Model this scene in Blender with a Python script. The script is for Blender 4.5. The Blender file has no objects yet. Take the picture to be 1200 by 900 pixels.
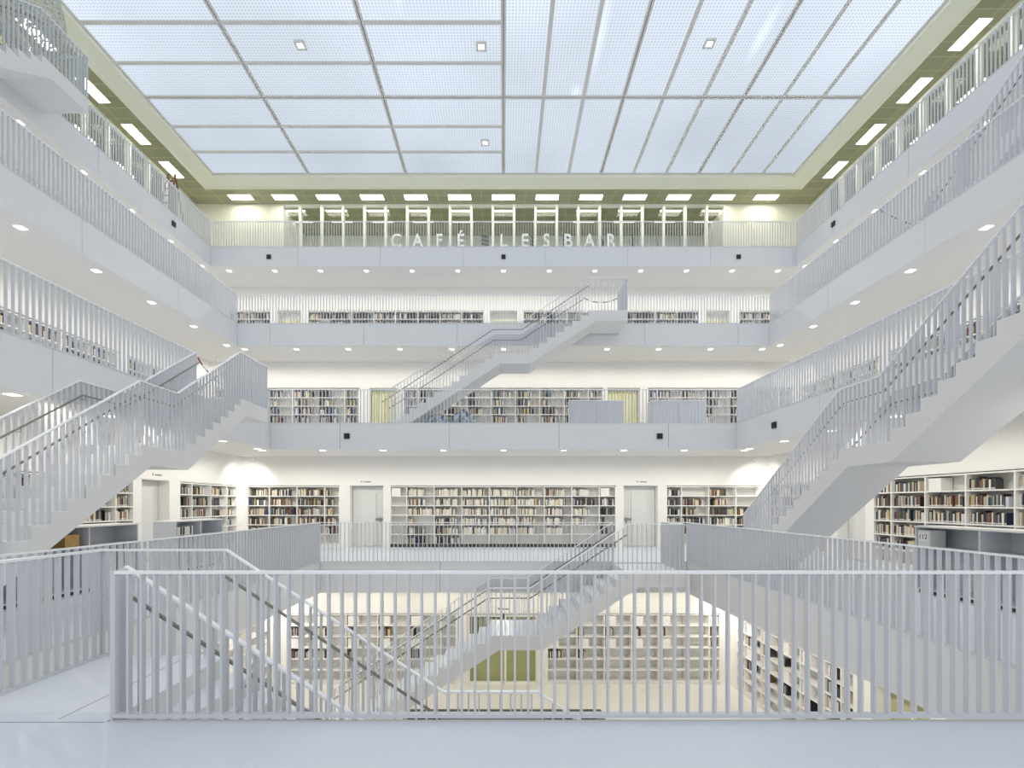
import bpy, bmesh, math, random
from mathutils import Vector, Matrix
random.seed(7)
PI = math.pi
scene = bpy.context.scene
COL = scene.collection

# ------------------------------------------------------------------ measures
H = 4.1                                   # storey height, floor of the camera's gallery is z = 0
FZ = {4: -H, 5: 0.0, 6: H, 7: 2*H, 8: 3*H}
TH = 0.78                                 # fascia height
EDGE_Y = {5: 13.3, 6: 15.65, 7: 18.3, 8: 20.76}       # back edge of each opening
EDGE_X = {5: 4.9, 6: 7.35, 7: 9.8, 8: 12.23}          # side edges
WALL_Y = {4: 15.57, 5: 18.2, 6: 20.4, 7: 22.8, 8: 25.2}
WALL_X = {4: 7.13, 5: 9.65, 6: 12.1, 7: 14.5, 8: 15.6}
NEAR_Y = -2.5
FRONT_Y = 3.68
CEIL8 = 16.8
RUN, RISE = 0.285, H/22

# ------------------------------------------------------------------ materials
def srgb(r, g, b):
    f = lambda c: (c/255/12.92 if c/255 <= 0.04045 else ((c/255+0.055)/1.055)**2.4)
    return (f(r), f(g), f(b), 1)

def base_mat(name, col, rough=0.5, metal=0.0, spec=0.5, noise=0.0, scale=6.0, bump=0.0):
    m = bpy.data.materials.new(name); m.use_nodes = True
    nt = m.node_tree; b = nt.nodes['Principled BSDF']
    b.inputs['Base Color'].default_value = col
    b.inputs['Roughness'].default_value = rough
    b.inputs['Metallic'].default_value = metal
    b.inputs['Specular IOR Level'].default_value = spec
    if noise or bump:
        tc = nt.nodes.new('ShaderNodeTexCoord'); n = nt.nodes.new('ShaderNodeTexNoise')
        n.inputs['Scale'].default_value = scale; n.inputs['Detail'].default_value = 4
        nt.links.new(tc.outputs['Object'], n.inputs['Vector'])
        if noise:
            mx = nt.nodes.new('ShaderNodeMix'); mx.data_type = 'RGBA'
            mx.inputs[6].default_value = tuple(c*(1-noise) for c in col[:3])+(1,)
            mx.inputs[7].default_value = tuple(min(1, c*(1+noise)) for c in col[:3])+(1,)
            nt.links.new(n.outputs['Fac'], mx.inputs[0]); nt.links.new(mx.outputs[2], b.inputs['Base Color'])
        if bump:
            bp = nt.nodes.new('ShaderNodeBump'); bp.inputs['Strength'].default_value = bump
            nt.links.new(n.outputs['Fac'], bp.inputs['Height']); nt.links.new(bp.outputs[0], b.inputs['Normal'])
    return m

def emis_mat(name, col, strength):
    m = bpy.data.materials.new(name); m.use_nodes = True
    nt = m.node_tree; nt.nodes.remove(nt.nodes['Principled BSDF'])
    e = nt.nodes.new('ShaderNodeEmission'); e.inputs[0].default_value = col; e.inputs[1].default_value = strength
    nt.links.new(e.outputs[0], nt.nodes['Material Output'].inputs[0])
    return m

M = {}
M['white'] = base_mat('white wall paint', (0.86, 0.845, 0.805, 1), 0.6, noise=0.01, scale=2)
M['fascia'] = base_mat('pale grey fascia paint', (0.775, 0.78, 0.795, 1), 0.5, noise=0.012, scale=1.2)
M['soffit'] = base_mat('soffit paint', (0.84, 0.815, 0.775, 1), 0.7)
M['stair'] = base_mat('stair plaster', (0.77, 0.765, 0.76, 1), 0.6, noise=0.01, scale=1.5)
M['tread'] = base_mat('stair tread', (0.80, 0.82, 0.85, 1), 0.4)
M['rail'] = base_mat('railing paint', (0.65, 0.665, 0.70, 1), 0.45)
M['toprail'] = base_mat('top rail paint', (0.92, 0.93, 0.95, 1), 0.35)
M['steel'] = base_mat('brushed handrail steel', (0.26, 0.25, 0.22, 1), 0.35, metal=0.7)
M['shelfw'] = base_mat('white shelf lacquer', (0.86, 0.85, 0.81, 1), 0.45)
M['shelfback'] = base_mat('shelf back panel', (0.76, 0.76, 0.73, 1), 0.6)
M['doorw'] = base_mat('door lacquer', (0.70, 0.70, 0.68, 1), 0.5)
M['cabinet'] = base_mat('grey cabinet lacquer', (0.60, 0.615, 0.65, 1), 0.45)
M['greybox'] = base_mat('light grey box board', (0.72, 0.73, 0.71, 1), 0.6)
M['black'] = base_mat('black plastic', (0.012, 0.012, 0.014, 1), 0.5)
M['dark'] = base_mat('dark grille metal', (0.03, 0.03, 0.03, 1), 0.5)
M['metal'] = base_mat('satin metal', (0.35, 0.35, 0.34, 1), 0.35, metal=0.9)
M['cream'] = base_mat('cream ceiling band', (0.93, 0.92, 0.78, 1), 0.6)
M['creamwall'] = base_mat('cream wall paint', (0.86, 0.84, 0.73, 1), 0.6)
M['mullion'] = base_mat('cream mullion lacquer', (0.92, 0.91, 0.82, 1), 0.45)
M['skybar'] = base_mat('skylight bar', (0.74, 0.73, 0.70, 1), 0.5)
M['skygap'] = base_mat('skylight joint', (0.6, 0.6, 0.6, 1), 0.6)
M['curtain'] = base_mat('pale yellow curtain', (0.83, 0.81, 0.50, 1), 0.8, noise=0.08, scale=8)
M['olive'] = base_mat('olive curtain', (0.38, 0.37, 0.20, 1), 0.8)
M['khaki'] = base_mat('khaki room', (0.52, 0.50, 0.27, 1), 0.8)
M['wood'] = base_mat('light oak', (0.45, 0.28, 0.08, 1), 0.5, noise=0.25, scale=9)
M['brownwood'] = base_mat('brown ladder wood', (0.22, 0.11, 0.06, 1), 0.5, noise=0.2, scale=12)
M['red'] = base_mat('red chain plastic', (0.30, 0.04, 0.04, 1), 0.4)
M['chainwhite'] = base_mat('white chain plastic', (0.8, 0.8, 0.8, 1), 0.4)
M['sofa'] = base_mat('mottled grey blue felt', (0.34, 0.38, 0.42, 1), 0.9)
_nt = M['sofa'].node_tree; _tc = _nt.nodes.new('ShaderNodeTexCoord'); _n = _nt.nodes.new('ShaderNodeTexNoise'); _n.inputs['Scale'].default_value = 6; _n.inputs['Detail'].default_value = 5
_r = _nt.nodes.new('ShaderNodeValToRGB'); _r.color_ramp.elements[0].position = .42; _r.color_ramp.elements[0].color = (.13, .17, .22, 1); _r.color_ramp.elements[1].position = .6; _r.color_ramp.elements[1].color = (.58, .62, .66, 1)
_nt.links.new(_tc.outputs['Object'], _n.inputs['Vector']); _nt.links.new(_n.outputs['Fac'], _r.inputs[0]); _nt.links.new(_r.outputs[0], _nt.nodes['Principled BSDF'].inputs['Base Color'])
M['letter'] = base_mat('white letter film', (0.95, 0.95, 0.94, 1), 0.5)
M['greywood'] = base_mat('grey basin lining', (0.24, 0.26, 0.22, 1), 0.6)
M['lamp'] = emis_mat('recessed lamp glow', (1.0, 0.985, 0.96, 1), 4.0)
M['lampwarm'] = emis_mat('long lamp glow', (1.0, 0.97, 0.80, 1), 17.0)
M['lamproom'] = emis_mat('room lamp glow', (1.0, 0.98, 0.88, 1), 8.0)
M['skylamp'] = emis_mat('square skylight lamp glow', (1.0, 0.98, 0.92, 1), 1.6)

def floor_mat():
    m = base_mat('pale poured floor', (0.72, 0.76, 0.83, 1), 0.38, noise=0.02, scale=0.7)
    return m
M['floor'] = floor_mat()
M['floorwarm'] = base_mat('pale ground floor', (0.86, 0.83, 0.78, 1), 0.4, noise=0.01, scale=0.8)

def ceil_mat():
    m = base_mat('olive metal ceiling tiles', (0.36, 0.36, 0.22, 1), 0.5)
    nt = m.node_tree; b = nt.nodes['Principled BSDF']
    tc = nt.nodes.new('ShaderNodeTexCoord'); br = nt.nodes.new('ShaderNodeTexBrick')
    br.offset = 0.0; br.squash = 1.0
    br.inputs['Color1'].default_value = (0.33, 0.325, 0.20, 1); br.inputs['Color2'].default_value = (0.38, 0.375, 0.235, 1)
    br.inputs['Mortar'].default_value = (0.56, 0.54, 0.38, 1)
    br.inputs['Scale'].default_value = 1.0; br.inputs['Mortar Size'].default_value = 0.012
    br.inputs['Brick Width'].default_value = 1.09; br.inputs['Row Height'].default_value = 0.545
    nt.links.new(tc.outputs['Object'], br.inputs['Vector']); nt.links.new(br.outputs['Color'], b.inputs['Base Color'])
    return m
M['ceiling'] = ceil_mat()

def panel_mat():
    # skylight glazing with a fine printed dot grid; sky glow put in as emission
    m = bpy.data.materials.new('printed skylight glazing'); m.use_nodes = True
    nt = m.node_tree; nt.nodes.remove(nt.nodes['Principled BSDF'])
    N = nt.nodes.new; L = nt.links.new
    tc = N('ShaderNodeTexCoord'); sp = N('ShaderNodeSeparateXYZ'); L(tc.outputs['Object'], sp.inputs[0])
    def wave(out):
        a = N('ShaderNodeMath'); a.operation = 'MULTIPLY'; a.inputs[1].default_value = 2*PI/0.105; L(out, a.inputs[0])
        s = N('ShaderNodeMath'); s.operation = 'SINE'; L(a.outputs[0], s.inputs[0]); return s.outputs[0]
    mul = N('ShaderNodeMath'); mul.operation = 'MAXIMUM'; L(wave(sp.outputs[0]), mul.inputs[0]); L(wave(sp.outputs[1]), mul.inputs[1])
    no = N('ShaderNodeTexNoise'); no.inputs['Scale'].default_value = 0.22; no.inputs['Detail'].default_value = 1
    L(tc.outputs['Object'], no.inputs['Vector'])
    mp = N('ShaderNodeMapRange'); L(mul.outputs[0], mp.inputs[0])
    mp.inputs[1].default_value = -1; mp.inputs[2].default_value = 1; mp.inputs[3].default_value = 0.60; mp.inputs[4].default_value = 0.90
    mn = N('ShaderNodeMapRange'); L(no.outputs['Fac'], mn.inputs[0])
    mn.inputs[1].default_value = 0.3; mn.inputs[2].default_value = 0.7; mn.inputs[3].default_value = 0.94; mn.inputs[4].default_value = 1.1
    # sky glow painted brighter towards the middle of the roof, dimmer at the back
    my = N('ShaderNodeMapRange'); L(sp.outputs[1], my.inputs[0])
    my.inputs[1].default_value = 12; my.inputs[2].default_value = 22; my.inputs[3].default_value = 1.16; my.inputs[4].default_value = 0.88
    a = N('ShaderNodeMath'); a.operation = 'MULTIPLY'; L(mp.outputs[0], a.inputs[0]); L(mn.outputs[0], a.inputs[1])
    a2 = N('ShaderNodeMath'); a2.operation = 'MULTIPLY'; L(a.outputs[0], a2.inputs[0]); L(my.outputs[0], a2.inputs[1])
    # glow of fluorescent tubes behind the glazing, painted into the emission as streaks
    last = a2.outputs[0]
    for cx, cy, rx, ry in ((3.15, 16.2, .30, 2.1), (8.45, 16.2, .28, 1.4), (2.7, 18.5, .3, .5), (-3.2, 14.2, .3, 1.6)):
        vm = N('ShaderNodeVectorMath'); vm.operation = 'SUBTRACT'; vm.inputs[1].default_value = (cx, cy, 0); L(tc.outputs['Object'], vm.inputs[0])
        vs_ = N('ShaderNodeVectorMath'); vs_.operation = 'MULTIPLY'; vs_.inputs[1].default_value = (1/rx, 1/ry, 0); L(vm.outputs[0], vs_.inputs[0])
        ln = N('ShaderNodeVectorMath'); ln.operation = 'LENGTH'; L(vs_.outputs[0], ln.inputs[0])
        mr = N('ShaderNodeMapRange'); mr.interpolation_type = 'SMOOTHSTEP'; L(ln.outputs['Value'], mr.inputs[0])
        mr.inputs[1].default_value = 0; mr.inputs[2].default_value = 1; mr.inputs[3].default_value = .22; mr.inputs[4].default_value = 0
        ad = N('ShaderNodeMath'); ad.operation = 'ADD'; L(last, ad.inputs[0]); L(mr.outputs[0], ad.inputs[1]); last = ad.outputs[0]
    e = N('ShaderNodeEmission'); e.inputs[0].default_value = (0.79, 0.88, 1.0, 1); L(last, e.inputs[1])
    L(e.outputs[0], nt.nodes['Material Output'].inputs[0])
    m.cycles.emission_sampling = 'NONE'
    return m
M['panel'] = panel_mat()

def glass_mat():
    m = bpy.data.materials.new('clear pane'); m.use_nodes = True
    nt = m.node_tree; nt.nodes.remove(nt.nodes['Principled BSDF'])
    t = nt.nodes.new('ShaderNodeBsdfTransparent'); t.inputs[0].default_value = (0.96, 0.97, 0.95, 1)
    g = nt.nodes.new('ShaderNodeBsdfGlossy'); g.inputs['Roughness'].default_value = 0.02
    mx = nt.nodes.new('ShaderNodeMixShader'); mx.inputs[0].default_value = 0.015
    nt.links.new(t.outputs[0], mx.inputs[1]); nt.links.new(g.outputs[0], mx.inputs[2])
    nt.links.new(mx.outputs[0], nt.nodes['Material Output'].inputs[0])
    return m
M['glass'] = glass_mat()

def net_mat():
    m = bpy.data.materials.new('green grey netting'); m.use_nodes = True
    nt = m.node_tree; b = nt.nodes['Principled BSDF']; b.inputs['Base Color'].default_value = (0.55, 0.58, 0.50, 1)
    b.inputs['Roughness'].default_value = 0.7
    tc = nt.nodes.new('ShaderNodeTexCoord'); v = nt.nodes.new('ShaderNodeTexVoronoi'); v.feature = 'DISTANCE_TO_EDGE'
    v.inputs['Scale'].default_value = 11
    nt.links.new(tc.outputs['Object'], v.inputs['Vector'])
    r = nt.nodes.new('ShaderNodeMath'); r.operation = 'LESS_THAN'; r.inputs[1].default_value = 0.10
    nt.links.new(v.outputs['Distance'], r.inputs[0])
    mp = nt.nodes.new('ShaderNodeMapRange'); mp.inputs[3].default_value = 0.25; mp.inputs[4].default_value = 1.0
    nt.links.new(r.outputs[0], mp.inputs[0]); nt.links.new(mp.outputs[0], b.inputs['Alpha'])
    return m
M['net'] = net_mat()

BOOKCOL = {
 'white': (0.74, 0.72, 0.66), 'cream': (0.66, 0.58, 0.44), 'beige': (0.50, 0.42, 0.30), 'grey': (0.36, 0.36, 0.36),
 'black': (0.015, 0.015, 0.018), 'charcoal': (0.06, 0.06, 0.065), 'dark brown': (0.07, 0.035, 0.025), 'brown': (0.18, 0.09, 0.045),
 'dark red': (0.10, 0.022, 0.025), 'navy blue': (0.018, 0.03, 0.075), 'blue': (0.06, 0.11, 0.19), 'yellow': (0.48, 0.38, 0.10),
 'orange': (0.33, 0.17, 0.06), 'green': (0.07, 0.11, 0.06), 'olive': (0.26, 0.27, 0.10), 'purple': (0.07, 0.03, 0.06)}
BM = {k: base_mat('book cover '+k, c+(1,), 0.55, noise=0.12, scale=20) for k, c in BOOKCOL.items()}
M['pages'] = base_mat('paper pages', (0.72, 0.69, 0.60, 1), 0.9)
M['sticker'] = base_mat('spine sticker paper', (0.75, 0.75, 0.72, 1), 0.7)
PAL = {
 'mix': ['black']*6+['charcoal']*5+['dark brown']*4+['brown']*3+['white']*6+['cream']*6+['beige']*4+['grey']*3+['black']*4+['beige']*3+['dark red', 'navy blue', 'navy blue', 'blue', 'brown', 'yellow', 'green'],
 'light': ['white']*12+['cream']*8+['beige']*4+['grey']*2+['brown', 'dark red', 'black', 'blue', 'yellow'],
 'color': ['black']*8+['charcoal']*4+['navy blue']*5+['blue']*4+['yellow']*4+['olive']*4+['cream']*5+['white']*4+['dark red']*3+['brown']*3+['charcoal']*3+['orange']*2,
 'dark': ['black']*8+['charcoal']*6+['dark brown']*4+['grey']*3+['navy blue']*3+['white']*3+['beige']*2,
}

# ------------------------------------------------------------------ mesh helpers
class MB:
    def __init__(s): s.v = []; s.f = []; s.mi = []
    def box(s, x0, x1, y0, y1, z0, z1, mi=0):
        n = len(s.v)
        s.v += [(x0,y0,z0),(x1,y0,z0),(x1,y1,z0),(x0,y1,z0),(x0,y0,z1),(x1,y0,z1),(x1,y1,z1),(x0,y1,z1)]
        s.f += [tuple(n+i for i in q) for q in ((0,3,2,1),(4,5,6,7),(0,1,5,4),(1,2,6,5),(2,3,7,6),(3,0,4,7))]
        s.mi += [mi]*6
        return s
    def fbox(s, F, a0, a1, d0, d1, z0, z1, mi=0):
        "box in a wall frame: a along the wall, d into the wall"
        n = len(s.v)
        for z in (z0, z1):
            for a, d in ((a0,d0),(a1,d0),(a1,d1),(a0,d1)): s.v.append(F(a, d, z))
        s.f += [tuple(n+i for i in q) for q in ((0,3,2,1),(4,5,6,7),(0,1,5,4),(1,2,6,5),(2,3,7,6),(3,0,4,7))]
        s.mi += [mi]*6
        return s
    def prism(s, prof, y0, y1, tf=lambda a, b, c: (a, b, c), mi=0):
        "profile in (s,z) extruded across y"
        n = len(s.v); k = len(prof)
        for y in (y0, y1):
            for a, z in prof: s.v.append(tf(a, y, z))
        s.f.append(tuple(range(n, n+k))); s.f.append(tuple(range(n+2*k-1, n+k-1, -1)))
        for i in range(k):
            j = (i+1) % k; s.f.append((n+i, n+j, n+k+j, n+k+i))
        s.mi += [mi]*(k+2)
        return s
    def tube(s, pts, r, seg=8, mi=0):
        P = [Vector(p) for p in pts]; n0 = len(s.v)
        for i, p in enumerate(P):
            d = (P[min(i+1, len(P)-1)]-P[max(i-1, 0)]).normalized()
            up = Vector((0,0,1)) if abs(d.z) < 0.95 else Vector((1,0,0))
            a = d.cross(up).normalized(); b = a.cross(d).normalized()
            for k in range(seg):
                t = 2*PI*k/seg; s.v.append(tuple(p+a*math.cos(t)*r+b*math.sin(t)*r))
        for i in range(len(P)-1):
            for k in range(seg):
                q = (k+1) % seg
                s.f.append((n0+i*seg+k, n0+i*seg+q, n0+(i+1)*seg+q, n0+(i+1)*seg+k)); s.mi.append(mi)
        s.f.append(tuple(n0+k for k in range(seg))[::-1]); s.f.append(tuple(n0+(len(P)-1)*seg+k for k in range(seg))); s.mi += [mi]*2
        return s
    def strip(s, pts, w, t, mi=0):
        "flat bar following pts: width w horizontal across, thickness t vertical"
        P = [Vector(p) for p in pts]; n0 = len(s.v)
        for i, p in enumerate(P):
            d = (P[min(i+1, len(P)-1)]-P[max(i-1, 0)]); d.z = 0; d.normalize()
            a = Vector((-d.y, d.x, 0))*w/2
            for q in (p-a, p+a, p+a+Vector((0,0,t)), p-a+Vector((0,0,t))): s.v.append(tuple(q))
        for i in range(len(P)-1):
            for k in range(4):
                q = (k+1) % 4
                s.f.append((n0+i*4+k, n0+i*4+q, n0+(i+1)*4+q, n0+(i+1)*4+k)); s.mi.append(mi)
        s.f.append((n0+3, n0+2, n0+1, n0)); e = n0+(len(P)-1)*4; s.f.append((e, e+1, e+2, e+3)); s.mi += [mi]*2
        return s
    def build(s, name, mats, parent=None, loc=None, smooth=False):
        me = bpy.data.meshes.new(name)
        v = s.v
        if loc: v = [(a-loc[0], b-loc[1], c-loc[2]) for a, b, c in v]
        me.from_pydata(v, [], s.f)
        if not isinstance(mats, (list, tuple)): mats = [mats]
        for m in mats: me.materials.append(m)
        if len(mats) > 1: me.polygons.foreach_set('material_index', s.mi)
        if smooth: me.polygons.foreach_set('use_smooth', [True]*len(s.f))
        bm = bmesh.new(); bm.from_mesh(me); bmesh.ops.recalc_face_normals(bm, faces=bm.faces); bm.to_mesh(me); bm.free()
        o = bpy.data.objects.new(name, me); COL.objects.link(o)
        if parent:
            o.parent = parent
            if loc: o.location = (loc[0]-parent.location[0], loc[1]-parent.location[1], loc[2]-parent.location[2])
            else: o.location = -parent.location
        elif loc: o.location = loc
        return o

def tag(o, label=None, cat=None, group=None, kind=None):
    if label: o['label'] = label
    if cat: o['category'] = cat
    if group: o['group'] = group
    if kind: o['kind'] = kind
    return o
def empty(name, loc, label, cat, group=None):
    o = bpy.data.objects.new(name, None); o.empty_display_size = 0.2; COL.objects.link(o)
    o.location = loc; return tag(o, label, cat, group)
def struct(name, mb, mats): return tag(mb.build(name, mats), kind='structure')
ORD = ['zeroth','first','second','third','fourth','fifth','sixth','seventh','eighth','ninth','tenth','eleventh','twelfth','thirteenth',
 'fourteenth','fifteenth','sixteenth','seventeenth','eighteenth','nineteenth','twentieth','twenty-first','twenty-second','twenty-third',
 'twenty-fourth','twenty-fifth','twenty-sixth','twenty-seventh','twenty-eighth','twenty-ninth','thirtieth']+['%dth' % i for i in range(31, 99)]
GAL = {5: 'lowest', 6: 'second', 7: 'third', 8: 'top'}

# ------------------------------------------------------------------ floor slabs, fascias
def seams(a0, a1, step, off=0.0):
    out = [a0]; k = math.ceil((a0-off)/step)
    while off+k*step < a1:
        if off+k*step > a0+0.3: out.append(off+k*step)
        k += 1
    out.append(a1); return out
for L in (5, 6, 7, 8):
    z = FZ[L]; ey, ex, wy, wx = EDGE_Y[L], EDGE_X[L], WALL_Y[L]+0.6, WALL_X[L]+0.6
    if L == 8: wy, wx = WALL_Y[8]+7, WALL_X[8]+6
    t = 0.04
    mb = MB()
    mb.box(-wx, wx, ey+t, wy, z-TH, z, 0); mb.box(-wx, -ex-t, NEAR_Y, ey+t, z-TH, z); mb.box(ex+t, wx, NEAR_Y, ey+t, z-TH, z)
    if L == 5:
        mb.box(-ex-t, ex+t, NEAR_Y, FRONT_Y-t, z-TH, z)
        mb.box(-4.23, -2.915, FRONT_Y-t, 3.8, z-0.36, z)
    # split floor and underside materials by face normal
    mb.mi = [1 if i % 6 == 0 else 0 for i in range(len(mb.f))]
    struct('floor', mb, [M['floor'], M['soffit']])
    # fascia panels with open joints
    mb = MB(); g = 0.006; zt, zb = z+0.02, z-TH-0.01
    for a, b in zip(*(lambda s: (s[:-1], s[1:]))(seams(-ex, ex, 3.45, -1.7))):
        mb.box(a+g, b-g, ey, ey+t, zb, zt)
    y0 = FRONT_Y if L == 5 else NEAR_Y
    for a, b in zip(*(lambda s: (s[:-1], s[1:]))(seams(y0, ey+t, 3.45, 1.2))):
        mb.box(-ex-t, -ex, a+g, b-g, zb, zt); mb.box(ex, ex+t, a+g, b-g, zb, zt)
    if L == 5: mb.box(-2.9, ex, FRONT_Y-t, FRONT_Y, zb, z-0.001)
    struct('trim_%d' % L, mb, M['fascia'])
# ground floor with the shallow basin in the middle
bx0, bx1, by0, by1 = -2.66, 2.7, 8.0, 13.77
mb = MB(); z = FZ[4]
mb.box(-7.8, 7.8, by1, 16.3, z-0.3, z); mb.box(-7.8, 7.8, NEAR_Y, by0, z-0.3, z); mb.box(-7.8, bx0, by0, by1, z-0.3, z); mb.box(bx1, 7.8, by0, by1, z-0.3, z)
struct('floor', mb, M['floorwarm'])
bas = empty('floor_basin', (0, 11, z-0.15), 'sunken grey rectangular basin with black grate in the ground floor', 'floor basin')
MB().box(bx0, bx1, by0, by1, z-0.2, z-0.15).build('basin_floor', M['greywood'], bas)
mb = MB(); mb.box(bx0, bx1, by1-0.03, by1, z-0.15, z-0.002); mb.box(bx0, bx0+0.03, by0, by1-0.03, z-0.15, z-0.002)
mb.box(bx1-0.03, bx1, by0, by1-0.03, z-0.15, z-0.002); mb.box(bx0+0.03, bx1-0.03, by0, by0+0.03, z-0.15, z-0.002); mb.build('basin_lining', M['greywood'], bas)
mb = MB(); x = bx0+0.08
while x < bx1-0.2: mb.box(x, x+0.14, by1-0.5, by1-0.06, z-0.15, z-0.10); x += 0.17
mb.build('basin_grate', M['dark'], bas)

# ------------------------------------------------------------------ walls
def frame_back(y): return lambda a, d, z: (a, y+d, z)
def frame_left(x): return lambda a, d, z: (-x-d, a, z)
def frame_right(x): return lambda a, d, z: (x+d, a, z)
NICHE = 0.38
BOOKS = []     # every book to be placed

def bookcase(F, a0, a1, z0, widths, rows, top, where, pal, fill, depth=0.34, toe=None, label=None, boxes=0.0, bottom=0.10):
    """built-in bookcase; widths: bay widths in metres (scaled to fit), rows: number of shelves, fill: f(bay,row)->share or None"""
    w = a1-a0; sc = w/sum(widths)
    org = F(a0, 0, z0)
    root = empty('bookcase', Vector(org), label, 'bookcase', None)
    t = 0.03
    mb = MB(); mb.fbox(F, a0, a1, 0.03, depth, z0, z0+bottom); mb.build('plinth', M['shelfw'], root)
    mb = MB(); mb.fbox(F, a0, a0+t, 0, depth, z0+bottom, z0+top); mb.fbox(F, a1-t, a1, 0, depth, z0+bottom, z0+top); mb.fbox(F, a0, a1, 0, depth, z0+top, z0+top+t)
    mb.build('frame', M['shelfw'], root)
    MB().fbox(F, a0+t, a1-t, depth-0.01, depth, z0+bottom, z0+top).build('back_panel', M['shelfback'], root)
    pitch = (top-bottom)/rows
    for r in range(rows):
        MB().fbox(F, a0+t, a1-t, 0.002, depth-0.012, z0+bottom+r*pitch, z0+bottom+r*pitch+t).build('shelf', M['shelfw'], root)
    x = a0; bays = []
    for i, wd in enumerate(widths):
        xa, xb = x, x+wd*sc; x = xb; bays.append((xa, xb))
        if i < len(widths)-1:
            MB().fbox(F, xb-t/2, xb+t/2, 0.0, depth-0.012, z0+bottom, z0+top).build('divider', M['shelfw'], root)
    for bi, (xa, xb) in enumerate(bays):
        for r in range(rows):
            zr = z0+bottom+(rows-1-r)*pitch+t+0.001; clear = pitch-t-0.01
            fl = fill(bi, r)
            if fl == 'box':
                BOOKS.append(dict(F=F, a=xa+0.05, w=min(0.32, xb-xa-0.12), h=clear*0.92, d=0.26, z=zr, c='white', where=where, bay=bi, row=r, idx=0, kind='box')); continue
            if not fl: continue
            p = xa+0.03; end = xa+0.03+(xb-xa-0.06)*min(1, fl); k = 0
            while True:
                bw = random.uniform(0.018, 0.05)
                if p+bw > end: break
                hh = min(clear, random.choice([0.2, 0.21, 0.23, 0.24, 0.26])+random.uniform(-0.012, 0.012))
                BOOKS.append(dict(F=F, a=p, w=bw, h=hh, d=random.uniform(0.14, 0.2), z=zr, c=random.choice(PAL[pal(bi, r)]), where=where, bay=bi, row=r, idx=k, kind='book'))
                p += bw+0.0015; k += 1
                if random.random() < 0.03: p += random.uniform(0.02, 0.1)
            if fl > 0.4 and end < xb-0.12 and random.random() < 0.35:
                BOOKS.append(dict(F=F, a=end+0.01, w=0.06, h=0.2, d=0.2, z=zr, c='grey', where=where, bay=bi, row=r, idx=99, kind='end'))
    if 'right wall' in where or 'ground floor right side' in where:      # these rows stand against the far end of each bay
        for b in BOOKS:
            if b['where'] == where:
                xa, xb = bays[b['bay']]; b['a'] = xa+xb-b['a']-b['w']
    if toe: 
        mb = MB(); x = a0+0.02
        while x < a1-0.12: mb.fbox(F, x, x+0.105, -0.006, 0.03, z0+0.003, z0+0.125); x += 0.125
        mb.build('vent_grille', M['dark'], root)
    return root

def wall(L, F, a_lo, a_hi, segs, name, htop=2.25, ztop=None, mat='white'):
    """wall faced flush with its built-in bookcases; segs = (a0,a1) niches left open"""
    z0 = FZ[L]; zt = ztop if ztop else z0+H-TH
    mb = MB(); mb.fbox(F, a_lo, a_hi, NICHE, NICHE+0.15, z0, zt)
    mb.fbox(F, a_lo, a_hi, 0, NICHE, z0+htop, zt)
    x = a_lo
    for a, b in sorted(segs):
        if a > x+0.001: mb.fbox(F, x, a, 0, NICHE, z0, z0+htop)
        x = b
    if x < a_hi: mb.fbox(F, x, a_hi, 0, NICHE, z0, z0+htop)
    struct(name, mb, M[mat])
    # projecting band over the shelves and slim vertical cover strips
    mb = MB(); mb.fbox(F, a_lo, a_hi, -0.012, 0.0, z0+htop+0.02, z0+htop+0.26)
    k = math.ceil((a_lo-2.6)/5.13)
    while 2.6+k*5.13 < a_hi-0.2:
        a = 2.6+k*5.13
        if a > a_lo+0.2: mb.fbox(F, a-0.07, a+0.07, -0.012, 0, z0+htop+0.26, zt)
        k += 1
    struct('trim_%d' % (10+len(bpy.data.objects) % 1000), mb, M[mat])

door_n = [0]
def door(F, a0, a1, z0, top, mat='doorw', handle=1, leaf=True, glow=None):
    door_n[0] += 1
    mb = MB(); mb.fbox(F, a0+0.02, a1-0.02, NICHE-0.06, NICHE-0.002, z0+0.01, z0+top-0.02)
    o = tag(mb.build('door_%d' % door_n[0], M[mat]), kind='structure')
    mb = MB(); mb.fbox(F, a0+0.28*(a1-a0), a0+0.73*(a1-a0), NICHE-0.085, NICHE-0.06, z0+0.02, z0+top-0.25); mb.build('door_leaf', M['doorw'], o)
    if handle:
        hx = a0+(a1-a0)*(0.86 if handle > 0 else 0.14)
        mb = MB(); mb.fbox(F, hx-0.17, hx+0.17, NICHE-0.13, NICHE-0.09, z0+0.98, z0+1.05); mb.fbox(F, hx-0.02, hx+0.02, NICHE-0.1, NICHE-0.06, z0+0.86, z0+1.08)
        mb.build('door_handle', M['metal'], o)
    return o
def curtain_niche(F, a0, a1, z0, top, label, mat='curtain'):
    n = max(6, int((a1-a0)/0.11)); mb = MB(); w = (a1-a0-0.04)/n
    for i in range(n):
        x = a0+0.02+i*w
        mb.fbox(F, x, x+w*0.72, NICHE-0.09, NICHE-0.05, z0+0.01, z0+top-0.03); mb.fbox(F, x+w*0.72, x+w, NICHE-0.05, NICHE-0.01, z0+0.01, z0+top-0.03)
    o = mb.build('curtain', M[mat]); tag(o, label, 'curtain'); return o

def f_std(pr=0.8, lo=0.55, hi=0.98, zero=0.05):
    def f(b, r):
        x = random.random()
        return 0 if x < zero else random.uniform(lo, hi)
    return f
mixp = lambda b, r: 'mix'
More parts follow.
